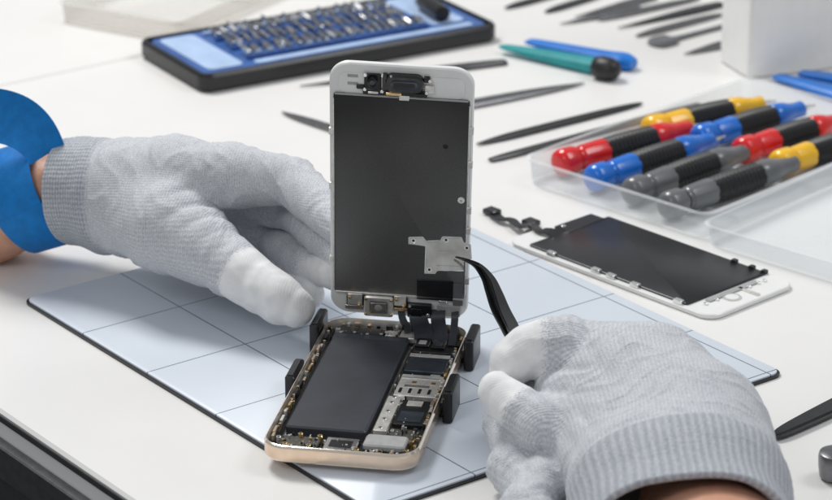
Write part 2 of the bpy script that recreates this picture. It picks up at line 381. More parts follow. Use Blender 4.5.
for sx, ys in ((1, (1.9, 3.1, 4.4, 5.4, 7.6, 9.2)), (-1, (2.6, 6.2, 8.8))):
    for y in ys:
        b = Bd(); b.box(min(sx*2.66, sx*2.84), max(sx*2.66, sx*2.84), y, y+.32, .0, .12, 'satin', e=.02); b.done('mounting_tab', dp)
b = Bd()
b.loops(0, 11.22, 4.9, .95, .3, [(.02, .002), (0, .02), (.04, .03)], 'whitep')
b.box(-1.5, 1.0, 10.82, 11.05, .03, .14, 'black', e=.02); b.box(-1.45, -.8, 10.8, 11.75, .03, .12, 'black', e=.03)
b.loops(.12, 11.42, 1.5, .78, .3, [(.0, .03), (0, .22), (.06, .28)], 'blackm'); b.loops(.12, 11.42, 1.05, .38, .18, [(.0, .28), (0, .3), (.05, .31)], 'chip')
b.loops(.12, 11.42, .85, .2, .09, [(.0, .31), (0, .315)], 'black')
b.disc(-1.12, 11.45, .12, .3, .2, 'black', 20); b.disc(-1.12, 11.45, .3, .31, .1, 'chip', 16)
b.box(-.45, .55, 11.0, 11.1, .14, .2, 'satin'); b.box(-.1, .3, 10.6, 10.85, .07, .13, 'silver'); b.box(.9, 1.25, 11.0, 11.35, .03, .14, 'satin')
b.box(-.6, .0, 10.84, 10.98, .14, .2, 'brass'); b.box(.5, .9, 10.86, 11.0, .14, .19, 'black')
b.box(-1.75, -1.45, 11.0, 11.2, .03, .1, 'black'); b.box(-.72, -.55, 11.1, 11.8, .03, .24, 'blackm'); b.box(.86, 1.1, 11.5, 11.75, .03, .16, 'black'); b.box(-1.3, -.9, 10.86, 10.96, .12, .17, 'satin')
for x, y in ((-1.42, 11.05), (.98, 11.05), (-.72, 11.72), (1.1, 11.6), (-.75, 11.0), (-1.4, 11.7)): b.disc(x, y, .1, .2, .07, 'silver', 10)
b.done('front_camera_bracket', dp)
for y in (11.15, 11.5):
    b = Bd(); b.box(-2.1, -1.7, y, y+.12, .03, .05, 'greyp', e=.005); b.done('bezel_slot', dp)
b = Bd()
b.box(-2.15, .35, .42, .98, .0, .1, 'black', e=.02)
b.box(-1.42, -.22, .06, 1.08, .1, .26, 'satin', e=.05, r=.12)
b.loops(-.82, .57, .75, .62, .1, [(.0, .26), (0, .262), (.0, .20), ], 'dgrey', n=4)
b.box(-1.15, -.5, .33, .8, .262, .285, 'steelplate', e=.01); b.disc(-.82, .57, .285, .3, .16, 'greyp', 18)
b.box(-2.1, -1.5, .55, 1.1, .1, .16, 'satin'); b.box(-.2, .3, .65, 1.15, .1, .18, 'satin'); b.box(-2.2, -1.45, .3, .5, .05, .13, 'steelplate', e=.01); b.box(-.2, .34, .38, .52, .1, .15, 'brass', e=.01)
for x, y in ((-2.0, .98), (-1.62, .6), (-.08, 1.02), (.2, .72), (-1.34, .2), (-.3, .2), (-1.34, .97), (-.3, .95)): b.disc(x, y, .14, .29, .065, 'brass', 10)
b.done('home_button', dp)
b = Bd(); b.box(.35, 1.35, .1, .8, .02, .2, 'black', e=.04); b.box(.5, .95, .2, .6, .2, .24, 'blackm'); b.box(1.55, 2.5, .2, .75, .0, .08, 'greyp')
b.box(1.62, 1.95, .85, 1.0, .0, .1, 'silver'); b.disc(1.2, .3, .2, .23, .08, 'silver', 10); b.disc(.45, .7, .2, .23, .06, 'silver', 10)
b.done('connector_bracket', dp)
b = Bd()
def bez(p0, p1, p2, p3, n=14):
    return [p0*(1-t)**3+p1*3*t*(1-t)**2+p2*3*t*t*(1-t)+p3*t**3 for t in [i/n for i in range(n+1)]]
for (xa, w, xb, yb, h) in ((.78, .75, 1.25, 4.7, .8), (1.6, .6, 1.95, 4.5, .86), (2.3, .3, 2.45, 4.3, .8), (.1, .3, .5, 5.3, .7)):
    s0 = dl @ Vector((xa, .5, .06)); s1 = dl @ Vector((xa, -.3, .3))
    e = Vector((xb, yb, .6)); e1 = Vector((xb, yb+.6, h))
    pts = bez(s0, s1, e1, e); b.sweep(pts, [w]*len(pts), [.025]*len(pts), 'battery', nrm=Vector((0, -.6, 1)))
b.box(1.02, 1.6, 4.0, 4.75, .56, .64, 'blackm', M=Matrix()); b.box(1.7, 2.25, 3.9, 4.65, .56, .66, 'blackm'); b.box(1.15, 1.45, 4.15, 4.5, .64, .66, 'satin'); b.box(1.85, 2.1, 4.0, 4.4, .66, .68, 'chip')
b.done('flex_cable', ph)
# ---------------------------------------------------------------- phone holder
HF = frame((-1.72, -16.75, .22), math.radians(-10.3))
ho = thing('phone_holder', 'black plastic clamp with rubber jaws gripping the phone housing', 'holder', HF)
b = Bd(); b.box(-3.1, 3.1, 4.35, 5.2, 0, .19, 'black', e=.04); b.box(-3.1, 3.1, -.9, 0, 0, .19, 'black', e=.04); b.box(-.5, .5, -.9, 5.2, 0, .17, 'black', e=.03)
b.done('base', ho)
for (x, y, h) in ((3.22, 4.5, 1.3), (3.22, -.5, 1.3), (-3.2, 5.1, 1.25), (-3.2, .6, .95)):
    b = Bd()
    b.box(x-.2, x+.2, y-.95, y+.95, 0, h, 'black', e=.06, r=.1)
    b.box(x-.12, x+.12, y-.8, y+.8, h-.02, h+.05, 'rubber', e=.02)
    b.done('jaw', ho)
# ---------------------------------------------------------------- gloves
def sm(a, b_, k):
    h = np.clip(.5+.5*(b_-a)/k, 0, 1); return b_*(1-h)+a*h-k*h*(1-h)
def cap(Pp, a, b_, ra, rb):
    ab = b_-a; t = np.clip(((Pp-a)@ab)/max(ab@ab, 1e-9), 0, 1)
    return np.linalg.norm(Pp-(a+t[:, None]*ab), axis=1)-(ra+(rb-ra)*t)
def glove(parent, palm, fingers, rim_p, rim_n, axis_o, axis_d, cuff_len, kp=1.0, kf=.7, seed=1, wr=.05, gather=.13, folds=()):
    base = parent.matrix_world.translation
    bm = bmesh.new()
    for ch in palm+fingers:
        for i in range(len(ch)-1):
            (p0, r0, _), (p1, r1, _) = ch[i], ch[i+1]
            n = max(2, int((p1-p0).length/(min(r0, r1)*.35)))
            for k in range(n+1):
                t = k/n; bmesh.ops.create_icosphere(bm, subdivisions=2, radius=(r0+(r1-r0)*t)*1.01, matrix=Matrix.Translation(p0.lerp(p1, t)))
    me = bpy.data.meshes.new('tmp'); bm.to_mesh(me); bm.free()
    o = bpy.data.objects.new('tmp', me); COL.objects.link(o)
    md = o.modifiers.new('r', 'REMESH'); md.mode = 'VOXEL'; md.voxel_size = .095
    bpy.context.view_layer.update()
    ev = o.evaluated_get(bpy.context.evaluated_depsgraph_get()); me2 = bpy.data.meshes.new_from_object(ev)
    bpy.data.objects.remove(o)
    nv = len(me2.vertices); co = np.empty(nv*3); me2.vertices.foreach_get('co', co); co = co.reshape(-1, 3)
    def segs(ch): return [(np.array(ch[i][0]), np.array(ch[i+1][0]), ch[i][1], ch[i+1][1]) for i in range(len(ch)-1)]
    def sdf(Q):
        dpm = None
        for ch in palm:
            for s in segs(ch):
                d = cap(Q, *s); dpm = d if dpm is None else sm(dpm, d, kp)
        tot = dpm
        for ch in fingers:
            df = None
            for s in segs(ch):
                d = cap(Q, *s); df = d if df is None else sm(df, d, .12)
            tot = sm(tot, sm(df, dpm, kf), .04)
        return tot
    def grad(Q):
        e = .02; d0 = sdf(Q); G = np.stack([sdf(Q+np.eye(3)[i]*e)-d0 for i in range(3)], 1)/e
        return d0, G/np.maximum(np.linalg.norm(G, axis=1, keepdims=True), 1e-6)
    for _ in range(4):
        d, G = grad(co); co = co-G*np.clip(d, -.3, .3)[:, None]*.9
    d, G = grad(co)
    ww = np.zeros(nv); cc = np.zeros(nv)
    for ch in palm+fingers:
        for i in range(len(ch)-1):
            a = np.array(ch[i][0]); bb = np.array(ch[i+1][0]); ab = bb-a
            t = np.clip(((co-a)@ab)/max(ab@ab, 1e-9), 0, 1)
            dd = np.linalg.norm(co-(a+t[:, None]*ab), axis=1)-(ch[i][1]+(ch[i+1][1]-ch[i][1])*t)
            w = np.exp(-np.clip(dd, -1, 5)/.12); ww += w; cc += w*(ch[i][2]+(ch[i+1][2]-ch[i][2])*t)
    coat = cc/np.maximum(ww, 1e-12)
    ad = np.array(axis_d.normalized()); ao = np.array(axis_o)
    ax = (co-ao)@ad
    e1 = np.cross(ad, [0, 0, 1.]); e1 /= np.linalg.norm(e1); e2 = np.cross(ad, e1)
    rel = co-ao; ang = np.arctan2(rel@e2, rel@e1)*2.3
    rn = np.array(rim_n.normalized()); rp = np.array(rim_p)
    drim = (co-rp)@rn
    cuff = np.clip((drim+cuff_len)/.3, 0, 1)
    disp = np.zeros(nv)
    for i in range(nv):
        p = Vector(co[i])
        a = noise.noise(p*.55+Vector((seed*9.1, 0, 0)), noise_basis='PERLIN_ORIGINAL')
        q = Vector((ax[i]*1.1, co[i][2]*.6, ang[i]*.4+seed))
        rd = 1-abs(noise.noise(q+Vector((a*1.5, 0, 0)), noise_basis='PERLIN_ORIGINAL'))*2.6
        f = noise.noise(p*2.0+Vector((0, seed*3.3, 0)), noise_basis='PERLIN_ORIGINAL')
        g2 = noise.noise(p*1.1+Vector((3.1, seed*3.3, 0)), noise_basis='PERLIN_ORIGINAL')
        disp[i] = (max(0, rd)**2)*wr*(1.2-.8*coat[i])*(1-.6*cuff[i])+a*.07+f*(.008+.014*coat[i])+g2*.03*coat[i]
    for (fp, fdr, sp, dpth, reach) in folds:
        fp = np.array(fp); fdr = np.array(fdr.normalized()); r_ = np.linalg.norm(co-fp, axis=1); x_ = (co-fp)@fdr
        disp -= dpth*np.exp(-(r_/reach)**2)*(.5+.5*np.cos(x_*2*math.pi/sp))**2
    disp += np.sin(ang*2*math.pi/.2)*.008*cuff
    disp -= gather*np.exp(-((drim+cuff_len)/.3)**2)-.04*cuff
    co = co+G*disp[:, None]
    me2.vertices.foreach_set('co', (co-np.array(base)).ravel())
    for nm, arr in (('coat', coat), ('axial', ax), ('around', ang), ('cuff', cuff)):
        at = me2.attributes.new(nm, 'FLOAT', 'POINT'); at.data.foreach_set('value', arr.astype(np.float32))
    bm = bmesh.new(); bm.from_mesh(me2)
    bmesh.ops.bisect_plane(bm, geom=bm.verts[:]+bm.edges[:]+bm.faces[:], plane_co=rim_p-base, plane_no=rim_n, clear_outer=True)
    be = [e for e in bm.edges if e.is_boundary]
    for off_n, off_r in ((.07, -.04), (.08, -.16), (-.5, -.26)):
        r = bmesh.ops.extrude_edge_only(bm, edges=be)
        nvs = [x for x in r['geom'] if isinstance(x, bmesh.types.BMVert)]
        c = sum((x.co for x in nvs), Vector())/len(nvs)
        for x in nvs:
            rad = (x.co-c); rad -= rim_n.normalized()*rad.dot(rim_n.normalized()); x.co += rim_n.normalized()*off_n+rad.normalized()*off_r
        be = [x for x in r['geom'] if isinstance(x, bmesh.types.BMEdge)]
    for f in bm.faces: f.smooth = True
    bmesh.ops.recalc_face_normals(bm, faces=bm.faces)
    bm.to_mesh(me2); bm.free(); me2.name = 'glove'
    me2.materials.clear(); me2.materials.append(M_['glove'])
    o = bpy.data.objects.new('glove', me2); COL.objects.link(o); o.parent = parent
    return o
def limb(parent, nodes, name, m='skin', seg=36, flat=.8, seed=0):
    base = parent.matrix_world.translation; b = Bd(); mi = b.mi(m); rings = []
    pts = [n_[0] for n_ in nodes]; rs = [n_[1] for n_ in nodes]
    fine = []; fr = []
    for i in range(len(pts)-1):
        for k in range(10): t = k/10; fine.append(pts[i].lerp(pts[i+1], t)); fr.append(rs[i]+(rs[i+1]-rs[i])*t)
    fine.append(pts[-1]); fr.append(rs[-1])
    for i, p in enumerate(fine):
        t = (fine[min(i+1, len(fine)-1)]-fine[max(i-1, 0)]).normalized(); e1 = t.cross(Vector((0, 0, 1))).normalized(); e2 = e1.cross(t)
        ring = []
        for k in range(seg):
            a = 2*math.pi*k/seg; q = p+(e1*math.cos(a)+e2*math.sin(a)*flat)*fr[i]
            q += (q-p).normalized()*noise.noise(q*.8+Vector((seed, 0, 0)))*.08; ring.append(b.bm.verts.new(q-base))
        rings.append(ring)
    for j in range(len(rings)-1):
        for k in range(seg): b.face((rings[j][k], rings[j][(k+1) % seg], rings[j+1][(k+1) % seg], rings[j+1][k]), mi)
    b.face(rings[0], mi); b.face(rings[-1], mi)
    return b.done(name, parent, ang=80)
def ch(*nodes): return [(W(x, y, d), r, c) for x, y, d, r, c in nodes]
# hand steadying the display
LH = thing('gloved_hand', 'hand in grey knit glove with white fingertips steadying the display', 'hand', Matrix.Translation(W(150, 250, 121)))
palm = [ch((20, 192, 122.5, 2.1, 0), (85, 191, 121.5, 2.06, 0), (125, 192, 120.5, 2.0, 0)),
        ch((125, 190, 120.5, 2.0, 0), (175, 181, 119.5, 1.7, 0), (232, 176, 118.2, 1.36, 0)),
        ch((125, 194, 120.8, 1.9, 0), (232, 190, 120.5, 1.3, 0)),
        ch((125, 200, 121, 1.9, 0), (225, 203, 122, 1.25, 0)),
        ch((125, 210, 121, 1.8, 0), (215, 220, 122.5, 1.2, 0)),
        ch((120, 202, 120.3, 1.85, 0), (165, 227, 118.2, 1.7, 0), (205, 248, 117, 1.45, .0))]
fing = [ch((195, 242, 117.2, 1.5, 0), (232, 268, 116, 1.2, 0.0), (244, 276, 115.6, 1.12, .9), (262, 288, 115.2, 1.05, 1), (280, 300, 114.8, 1.0, 1), (294, 307, 114.6, .84, 1)),
        ch((232, 176, 118.2, 1.3, 0), (292, 181, 117.4, 1.02, 0), (322, 208, 115.6, .9, 0), (344, 230, 114.2, .78, 0)),
        ch((232, 195, 120.5, 1.2, 0), (292, 208, 119.6, .88, 0), (322, 237, 117.0, .78, 0), (344, 253, 115.3, .7, .5)),
        ch((225, 208, 122, 1.15, 0), (272, 238, 121.3, .78, 0), (300, 261, 118.8, .73, .2), (334, 273, 116.0, .7, 1)),
        ch((215, 225, 122.5, 1.05, 0), (258, 264, 121.5, .7, 0), (284, 285, 119.2, .66, .6), (310, 294, 117.4, .62, 1))]
rim = W(70, 191, 121.8); axd = (W(125, 192, 120.5)-W(20, 192, 122.5)).normalized()
fo = [(W(205, 215, 117.5), W(190, 190, 119)-W(230, 250, 117), .9, .18, 1.5), (W(150, 165, 119), RT, .8, .05, 1.6), (W(290, 168, 116.5), RT, .55, .08, .9), (W(150, 235, 117.5), RT, .9, .08, 1.5)]
glove(LH, palm, fing, rim, -axd, rim, axd, 2.2, kp=.9, kf=.35, seed=1, wr=.05, folds=fo)
limb(LH, [(W(-190, 268, 128), 3.0), (W(-30, 222, 124.5), 2.4), (W(30, 197, 122.6), 2.08), (W(110, 191, 121), 1.75)], 'forearm', flat=.95)
base = LH.matrix_world.translation
b = Bd()
c0 = W(36, 195, 122.5); ax = (W(68, 184, 122.1)-W(-20, 210, 123.6)).normalized(); e1 = ax.cross(Vector((0, 0, 1))).normalized(); e2 = e1.cross(ax)
path = []; nr = []
for i in range(61):
    a = 2*math.pi*i/60
    rdir = e1*math.cos(a)+e2*math.sin(a)*1.0
    path.append(c0+rdir*(2.36+.04*math.sin(3*a))+ax*(.15-.3*math.sin(a))-base); nr.append(rdir)
b.sweep(path, [2.35]*61, [.1]*61, 'strap', nrm=nr)
b.done('wrist_strap', LH, ang=50)
b = Bd(); mi = b.mi('strap')
rows_ = []
NI, NJ = 24, 8
for i in range(NI+1):
    s_ = i/NI
    # smooth guide curves for both edges of the webbing
    def bz(a, b2, c, t): return a*(1-t)**2+b2*2*t*(1-t)+c*t*t
    tp = bz(Vector((-70, 96, 0)), Vector((38, 66, 0)), Vector((64, 144, 0)), s_)
    bt_ = bz(Vector((-70, 150, 0)), Vector((10, 128, 0)), Vector((30, 165, 0)), s_)
    row = []
    for j in range(NJ+1):
        q_ = tp.lerp(bt_, j/NJ)
        dd = 121.2-.7*math.sin(math.pi*s_*.8)+.2*math.sin(j/NJ*3.1)-1.0*max(0, s_-.5)
        row.append(W(q_.x, q_.y, dd)-base)
    rows_.append(row)
fr_ = [[b.bm.verts.new(p_-FWD*.05) for p_ in row] for row in rows_]; bk_ = [[b.bm.verts.new(p_+FWD*.05) for p_ in row] for row in rows_]
for i in range(NI):
    for j in range(NJ):
        b.face((fr_[i][j], fr_[i+1][j], fr_[i+1][j+1], fr_[i][j+1]), mi); b.face((bk_[i][j], bk_[i][j+1], bk_[i+1][j+1], bk_[i+1][j]), mi)
    for jj in (0, NJ): b.face((fr_[i][jj], bk_[i][jj], bk_[i+1][jj], fr_[i+1][jj]), mi)
for j in range(NJ):
    for ii in (0, NI): b.face((fr_[ii][j], fr_[ii][j+1], bk_[ii][j+1], bk_[ii][j]), mi)
b.done('strap_tab', LH, ang=50)
# hand with tweezers
RH = thing('gloved_hand', 'hand in grey knit glove pinching black curved tweezers', 'hand', Matrix.Translation(W(640, 460, 104)))
palm = [ch((598, 376, 105, 1.95, 0), (645, 396, 103.5, 2.45, 0), (688, 440, 101, 2.7, 0), (700, 495, 98, 2.85, 0), (722, 590, 92, 2.8, 0)),
        ch((575, 425, 103.5, 1.75, 0), (620, 450, 102, 2.2, 0), (650, 500, 98, 2.6, 0), (664, 590, 92, 2.6, 0)),
        ch((585, 400, 105, 1.7, 0), (650, 430, 103, 2.3, 0))]
fing = [ch((598, 366, 105, 1.65, 0), (566, 350, 104.6, 1.25, 0), (548, 347, 104.6, 1.1, .5), (530, 350, 104.6, 1.0, 1), (514, 362, 104.6, .9, 1), (507, 375, 104.6, .7, 1)),
        ch((590, 440, 102.5, 1.6, 0), (546, 428, 102.4, 1.2, 0), (524, 412, 102.8, .94, .3), (510, 402, 103.1, .82, 1), (497, 390, 103.4, .68, 1)),
        ch((585, 390, 106, 1.5, 0), (530, 395, 106, 1.05, 0), (508, 425, 104.8, .9, 0), (518, 455, 103.4, .85, .4)),
        ch((585, 420, 104.5, 1.5, 0), (528, 440, 103.8, 1.05, 0), (513, 468, 102.6, .92, 0), (536, 500, 101, .9, 0.3)),
        ch((600, 455, 103, 1.5, 0), (544, 484, 101.5, 1.06, 0), (525, 512, 100.2, .92, 0), (550, 534, 99, .9, 0.3))]
ra = (W(722, 590, 92)-W(690, 440, 101)).normalized(); rc = W(704, 554, 94.8)
fo = [(W(570, 390, 102.8), UP, .8, .15, 1.3), (W(560, 338, 103.6), RT, .5, .08, .8), (W(620, 345, 102), RT+UP*.5, 1.0, .06, 1.8), (W(600, 440, 100.2), RT+UP*.7, .9, .09, 1.5), (W(720, 410, 98.5), UP+RT*.3, 1.0, .05, 1.8)]
glove(RH, palm, fing, rc, ra, rc, -ra, 4.1, kp=1.1, kf=.36, seed=5, wr=.05, gather=.09, folds=fo)
limb(RH, [(W(702, 480, 99), 2.1), (W(712, 545, 95.5), 2.68), (W(740, 720, 84), 3.25)], 'forearm', flat=.95, seed=4)
# ---------------------------------------------------------------- tweezers + bracket
tz = thing('tweezers', 'black curved tweezers held by the hand, gripping a small plate', 'tweezers', Matrix.Translation(W(505, 320, 107)))
base = tz.matrix_world.translation
nodes = catmull([(456, 257, 110.7, .07, .05), (466, 260, 110.5, .11, .08), (478, 266, 110.0, .19, .1), (488, 278, 109.3, .31, .12), (494, 292, 108.6, .42, .13), (500, 308, 107.8, .52, .13), (507, 322, 107.0, .6, .13), (516, 338, 106.0, .62, .13), (530, 352, 105.2, .58, .13), (548, 364, 104.9, .5, .12)])
for s in (-1, 1):
    b = Bd(); pts = []
    for i, (x, y, d, w, t) in enumerate(nodes):
        sp = s*(.03+.2*math.sin(math.pi*min(1, i/(len(nodes)-1.))))
        pts.append(W(x, y, d)+Vector((.6, -.7, .2)).normalized()*sp-base)
    b.sweep(pts, [q[3] for q in nodes], [q[4] for q in nodes], 'blackm', nrm=Vector((.4, -.8, .4)))
    b.done('tweezer_arm', tz)
c = W(441, 256, 110.9)
Mb = Matrix(((1, 0, 0, c.x), (0, UP.y, -FWD.y, c.y), (0, UP.z, -FWD.z, c.z), (0, 0, 0, 1))) @ Matrix.Rotation(math.radians(-16), 4, 'X') @ Matrix.Rotation(math.radians(8), 4, 'Y')
def q(px, py): return ((px-441)/25.4, (255-py)/25.4)
outl = [q(*p) for p in [(408, 244), (408, 237), (423, 236), (426, 240), (440, 239), (442, 235), (462, 235), (464, 240), (471, 242), (472, 257), (464, 260), (464, 270), (437, 271), (435, 274), (424, 274), (425, 246)][::-1]]
b = Bd()
b.poly(outl, 0, .03, 'steelplate')
for i in range(len(outl)):      # folded raised edges
    x0, y0 = outl[i]; x1, y1 = outl[(i+1) % len(outl)]
    L_ = math.hypot(x1-x0, y1-y0)
    if L_ > .45:
        a_ = math.atan2(y1-y0, x1-x0)
        b.box(.03, L_-.03, .0, .035, .02, .085, 'silver', e=.008, M=Matrix.Translation((x0, y0, 0)) @ Matrix.Rotation(a_, 4, 'Z'))
for x0, y0 in ((413, 240.5), (429, 270), (467, 246), (446, 238.5)):
    x, y = q(x0, y0); b.disc(x, y, .03, .045, .11, 'silver', 12); b.disc(x, y, .045, .05, .055, 'black', 10)
x, y = q(449, 257); b.box(x-.5, x+.42, y-.32, y+.28, .03, .06, 'steelplate', e=.02)
b.done('metal_bracket', M=Mb, ang=25, label='small stamped silver shield plate held in the tweezer tips', category='metal plate')
# ---------------------------------------------------------------- spare display panel
SD = frame((10.2, -1.95, 0), math.radians(-47))
sd = thing('spare_display', 'white spare phone display lying face down with black rear shield', 'phone display', SD)
b = Bd(); b.loops(0, 0, 12.2, 5.6, .75, [(.06, .004), (0, .06), (0, .2), (.05, .24)], 'whitep'); b.done('bezel', sd)
b = Bd(); b.loops(-.15, 0, 9.4, 5.15, .12, [(0, .242), (0, .32), (.03, .34)], mat('dark_display_rear', (.018, .019, .022), .3, .3, var=.3, vs=.4), n=4)
for x in (-3.6, -.9, 0, 1.4, 3.9):
    b.box(x, x+.45, -2.75, -2.5, .24, .42, 'silver', e=.02)
for x in (2.6, 3.6, 4.3): b.box(x, x+.25, 2.45, 2.7, .24, .42, 'black', e=.02)
b.done('rear_shield', sd)
b = Bd(); b.disc(5.25, -.5, .24, .28, .42, 'satin', 24); b.disc(5.25, -.5, .28, .29, .3, 'whitep', 24)
b.box(4.75, 5.9, .4, .6, .24, .3, 'satin'); b.box(4.7, 5.0, -1.6, 1.6, .24, .3, 'greyp')
for y in (-1.9, -1.2, .9, 1.5, 1.9): b.disc(5.0, y, .24, .33, .1, 'silver', 10)
b.done('home_button', sd)
b = Bd()
si = SD.inverted()
pw = [(560, 236, .3, .9), (549, 231, .42, .7), (539, 230, .4, .4), (530, 224, .25, .45), (521, 227, .35, .35), (511, 220, .25, .5), (502, 219, .25, .4), (494, 214, .15, .6)]
pts = catmull([tuple(si @ P(x, y, z))+(w_,) for x, y, z, w_ in pw], 5)
b.sweep([Vector(p[:3]) for p in pts], [p[3] for p in pts], [.05]*len(pts), 'black')
for x, y in ((492, 213), (531, 224)):
    p_ = si @ P(x, y, .1); b.box(p_.x-.35, p_.x+.35, p_.y-.3, p_.y+.3, .05, .3, 'blackm', e=.04)
b.box(-5.6, -4.7, -.2, 2.2, .24, .36, 'black', e=.03)
b.disc(-5.4, -.9, .24, .34, .14, 'silver', 10); b.disc(-5.3, .1, .36, .4, .12, 'silver', 10)
b.done('flex_cable', sd)
# ---------------------------------------------------------------- tray, lid, drivers
TR = frame(P(524, 183), math.radians(-44))
def clear_tray(nm, lab, M, w, l, h, ribs=0, base_m='clear'):
    t = thing(nm, lab, 'plastic tray', M)
    b = Bd(); b.loops(w/2, l/2, w, l, .6, [(.25, .01), (.12, .08), (0, h-.08), (-.18, h-.06), (-.18, h), (.03, h), (.18, .16), (.32, .12)], base_m, n=5); b.done('tray_body', t)
    if ribs:
        b = Bd()
        for i in range(ribs):
            y = l*(i+.5)/ribs
            b.box(.4, w-.4, y-.08, y+.08, .13, .3, base_m, e=.03)
        b.done('divider', t)
    return t
clear_tray('tool_tray', 'clear plastic tray holding coloured precision screwdrivers', TR, 10.9, 17, 1.3, 3)
clear_tray('tray_lid', 'empty clear plastic lid lying beside the screwdriver tray', frame(P(702, 244), math.radians(-42)), 11, 20, 1.0)
def driver(a, c, colr, lab, cap_m=None):
    p0 = P(*a, .82); p1 = P(*c, .82); d = (p1-p0).normalized(); Lh = (p1-p0).length
    z = d; x = Vector((0, 0, 1)); y = z.cross(x).normalized(); x = y.cross(z)
    M = Matrix(((x.x, y.x, z.x, p0.x), (x.y, y.y, z.y, p0.y), (x.z, y.z, z.z, p0.z), (0, 0, 0, 1)))
    t = thing('screwdriver', lab, 'screwdriver', M, 'screwdrivers in the clear tray')
    k = Lh/8.0; g = 1.12
    b = Bd(); b.rev([(0, .3*g), (.03, .42*g), (.12, .53*g), (.3, .59*g)], cap_m or colr, 32)
    b.rev([(.3, .59*g), (.36, .6*g), (.95, .6*g), (1.08, .57*g)], cap_m or colr, 32, flute=.05); b.rev([(1.08, .57*g), (1.2, .5*g)], colr, 32); b.done('end_cap', t, ang=50)
    b = Bd(); b.rev([(1.2*k, .44*g), (1.32*k, .44*g), (1.4*k, .52*g)], colr, 32); b.rev([(1.4*k, .52*g), (1.6*k, .54*g), (2.1*k, .56*g), (2.6*k, .58*g), (2.75*k, .57*g)], colr, 32, flute=.06); b.done('handle', t, ang=50)
    b = Bd(); b.rev([(5.6*k, .5*g), (5.75*k, .58*g), (6.1*k, .58*g), (6.4*k, .56*g), (6.7*k, .5*g), (7.0*k, .42*g), (7.5*k, .37*g), (7.9*k, .38*g), (8.0*k, .3*g)], colr, 28)
    b.done('collar', t, ang=60)
    b = Bd(); seg = 24; rings = []
    mi = b.mi('rubber')
    for j in range(25):
        zz = (2.74+2.88*j/24)*k; rr_ = (.58+.03*math.sin(math.pi*j/24)-(.05 if j % 2 else 0))*g
        rings.append([b.bm.verts.new(((rr_-(.06 if i % 4 == 0 else 0))*math.cos(2*math.pi*i/seg), (rr_-(.06 if i % 4 == 0 else 0))*math.sin(2*math.pi*i/seg), zz)) for i in range(seg)])
    for j in range(24):
        for i in range(seg): b.face((rings[j][i], rings[j][(i+1) % seg], rings[j+1][(i+1) % seg], rings[j+1][i]), mi)
    b.face(rings[0][::-1], mi); b.face(rings[-1], mi); b.done('grip', t)
    b = Bd(); b.rev([(7.95*k, .14), (8*k+.5, .14), (8*k+.6, .08), (8*k+.9, .07)], 'silver', 10); b.done('blade', t)
driver((557, 164), (690, 128), 'red', 'red and black precision screwdriver in the clear tray')
driver((590, 180), (712, 140), 'blue', 'blue and black precision screwdriver in the clear tray')
driver((628, 193), (745, 152), 'dgrey', 'grey precision screwdriver in the clear tray')
driver((664, 207), (795, 163), 'dgrey', 'longer grey precision screwdriver in the clear tray')
driver((646, 130), (762, 104), 'yellow', 'yellow and black precision screwdriver in the clear tray')
driver((696, 139), (802, 109), 'blue', 'blue precision screwdriver lying behind the grey ones')
driver((738, 152), (840, 121), 'red', 'red precision screwdriver lying beside a blue one')
driver((775, 165), (872, 135), 'yellow', 'yellow precision screwdriver lying beside a red one')
# ---------------------------------------------------------------- bench tools
def bar(nm, lab, cat, a, c, prof, m, z=.12, m2=None, group=None):
    p0 = P(*a, z); p1 = P(*c, z); L = (p1-p0).length; d = p1-p0
    M = frame(p0, math.atan2(d.y, d.x))
    t = thing(nm, lab, cat, M, group)
    pr = catmull(prof, 4)
    b = Bd(); b.sweep([Vector((L*p[0], 0, 0)) for p in pr], [p[1] for p in pr], [p[2] for p in pr], m); b.done('shaft', t)
    if m2:
        b = Bd(); b.sweep([Vector((L*x, 0, 0)) for x in (.45, .5, .75, .97, 1.0)], [.5, .85, .8, .9, .6], [.3, .5, .45, .5, .3], m2); b.done('handle', t)
    return t
SP = [(0, .12, .06), (.08, .35, .12), (.25, .55, .2), (.7, .55, .2), (.92, .4, .14), (1, .15, .06)]
TW = [(0, .06, .05), (.12, .2, .08), (.4, .5, .16), (.7, .75, .24), (.95, .65, .22), (1, .5, .18)]
bar('spudger', 'black nylon spudger on the white table', 'pry tool', (477, 144), (642, 103), SP, 'black')
bar('tweezers', 'long black straight tweezers lying on the table', 'tweezers', (490, 160), (700, 105), [(0, .3, .12), (.1, .5, .16), (.4, .55, .2), (.7, .6, .24), (1, .5, .18)], 'blackm')
bar('tweezers', 'steel tweezers lying on the table behind the display', 'tweezers', (400, 118), (584, 83), [(0, .5, .2), (.4, .9, .25), (.75, .7, .2), (1, .1, .06)], 'alu')
bar('scalpel', 'thin steel scalpel with pale handle', 'scalpel', (282, 112), (420, 158), [(0, .1, .05), (.12, .5, .08), (.3, .6, .2), (.5, .5, .3)], 'alu', m2='wood')
bar('tweezers', 'black tweezers lying beside the bit case', 'tweezers', (300, 86), (506, 62), TW, 'blackm')
bar('pry_stick', 'teal plastic pry stick with black rounded end', 'pry tool', (500, 46), (598, 67), [(0, .3, .08), (.1, .7, .2), (.6, .9, .6), (1, 1.0, .8)], 'teal', z=.4)
bar('pry_stick', 'blue plastic pry stick on the white table', 'pry tool', (527, 41), (634, 64), [(0, .5, .1), (.1, .8, .25), (.7, 1.0, .6), (.9, 1.15, .8), (1, .7, .5)], 'bspud', z=.4)
p = P(607, 69, .6)
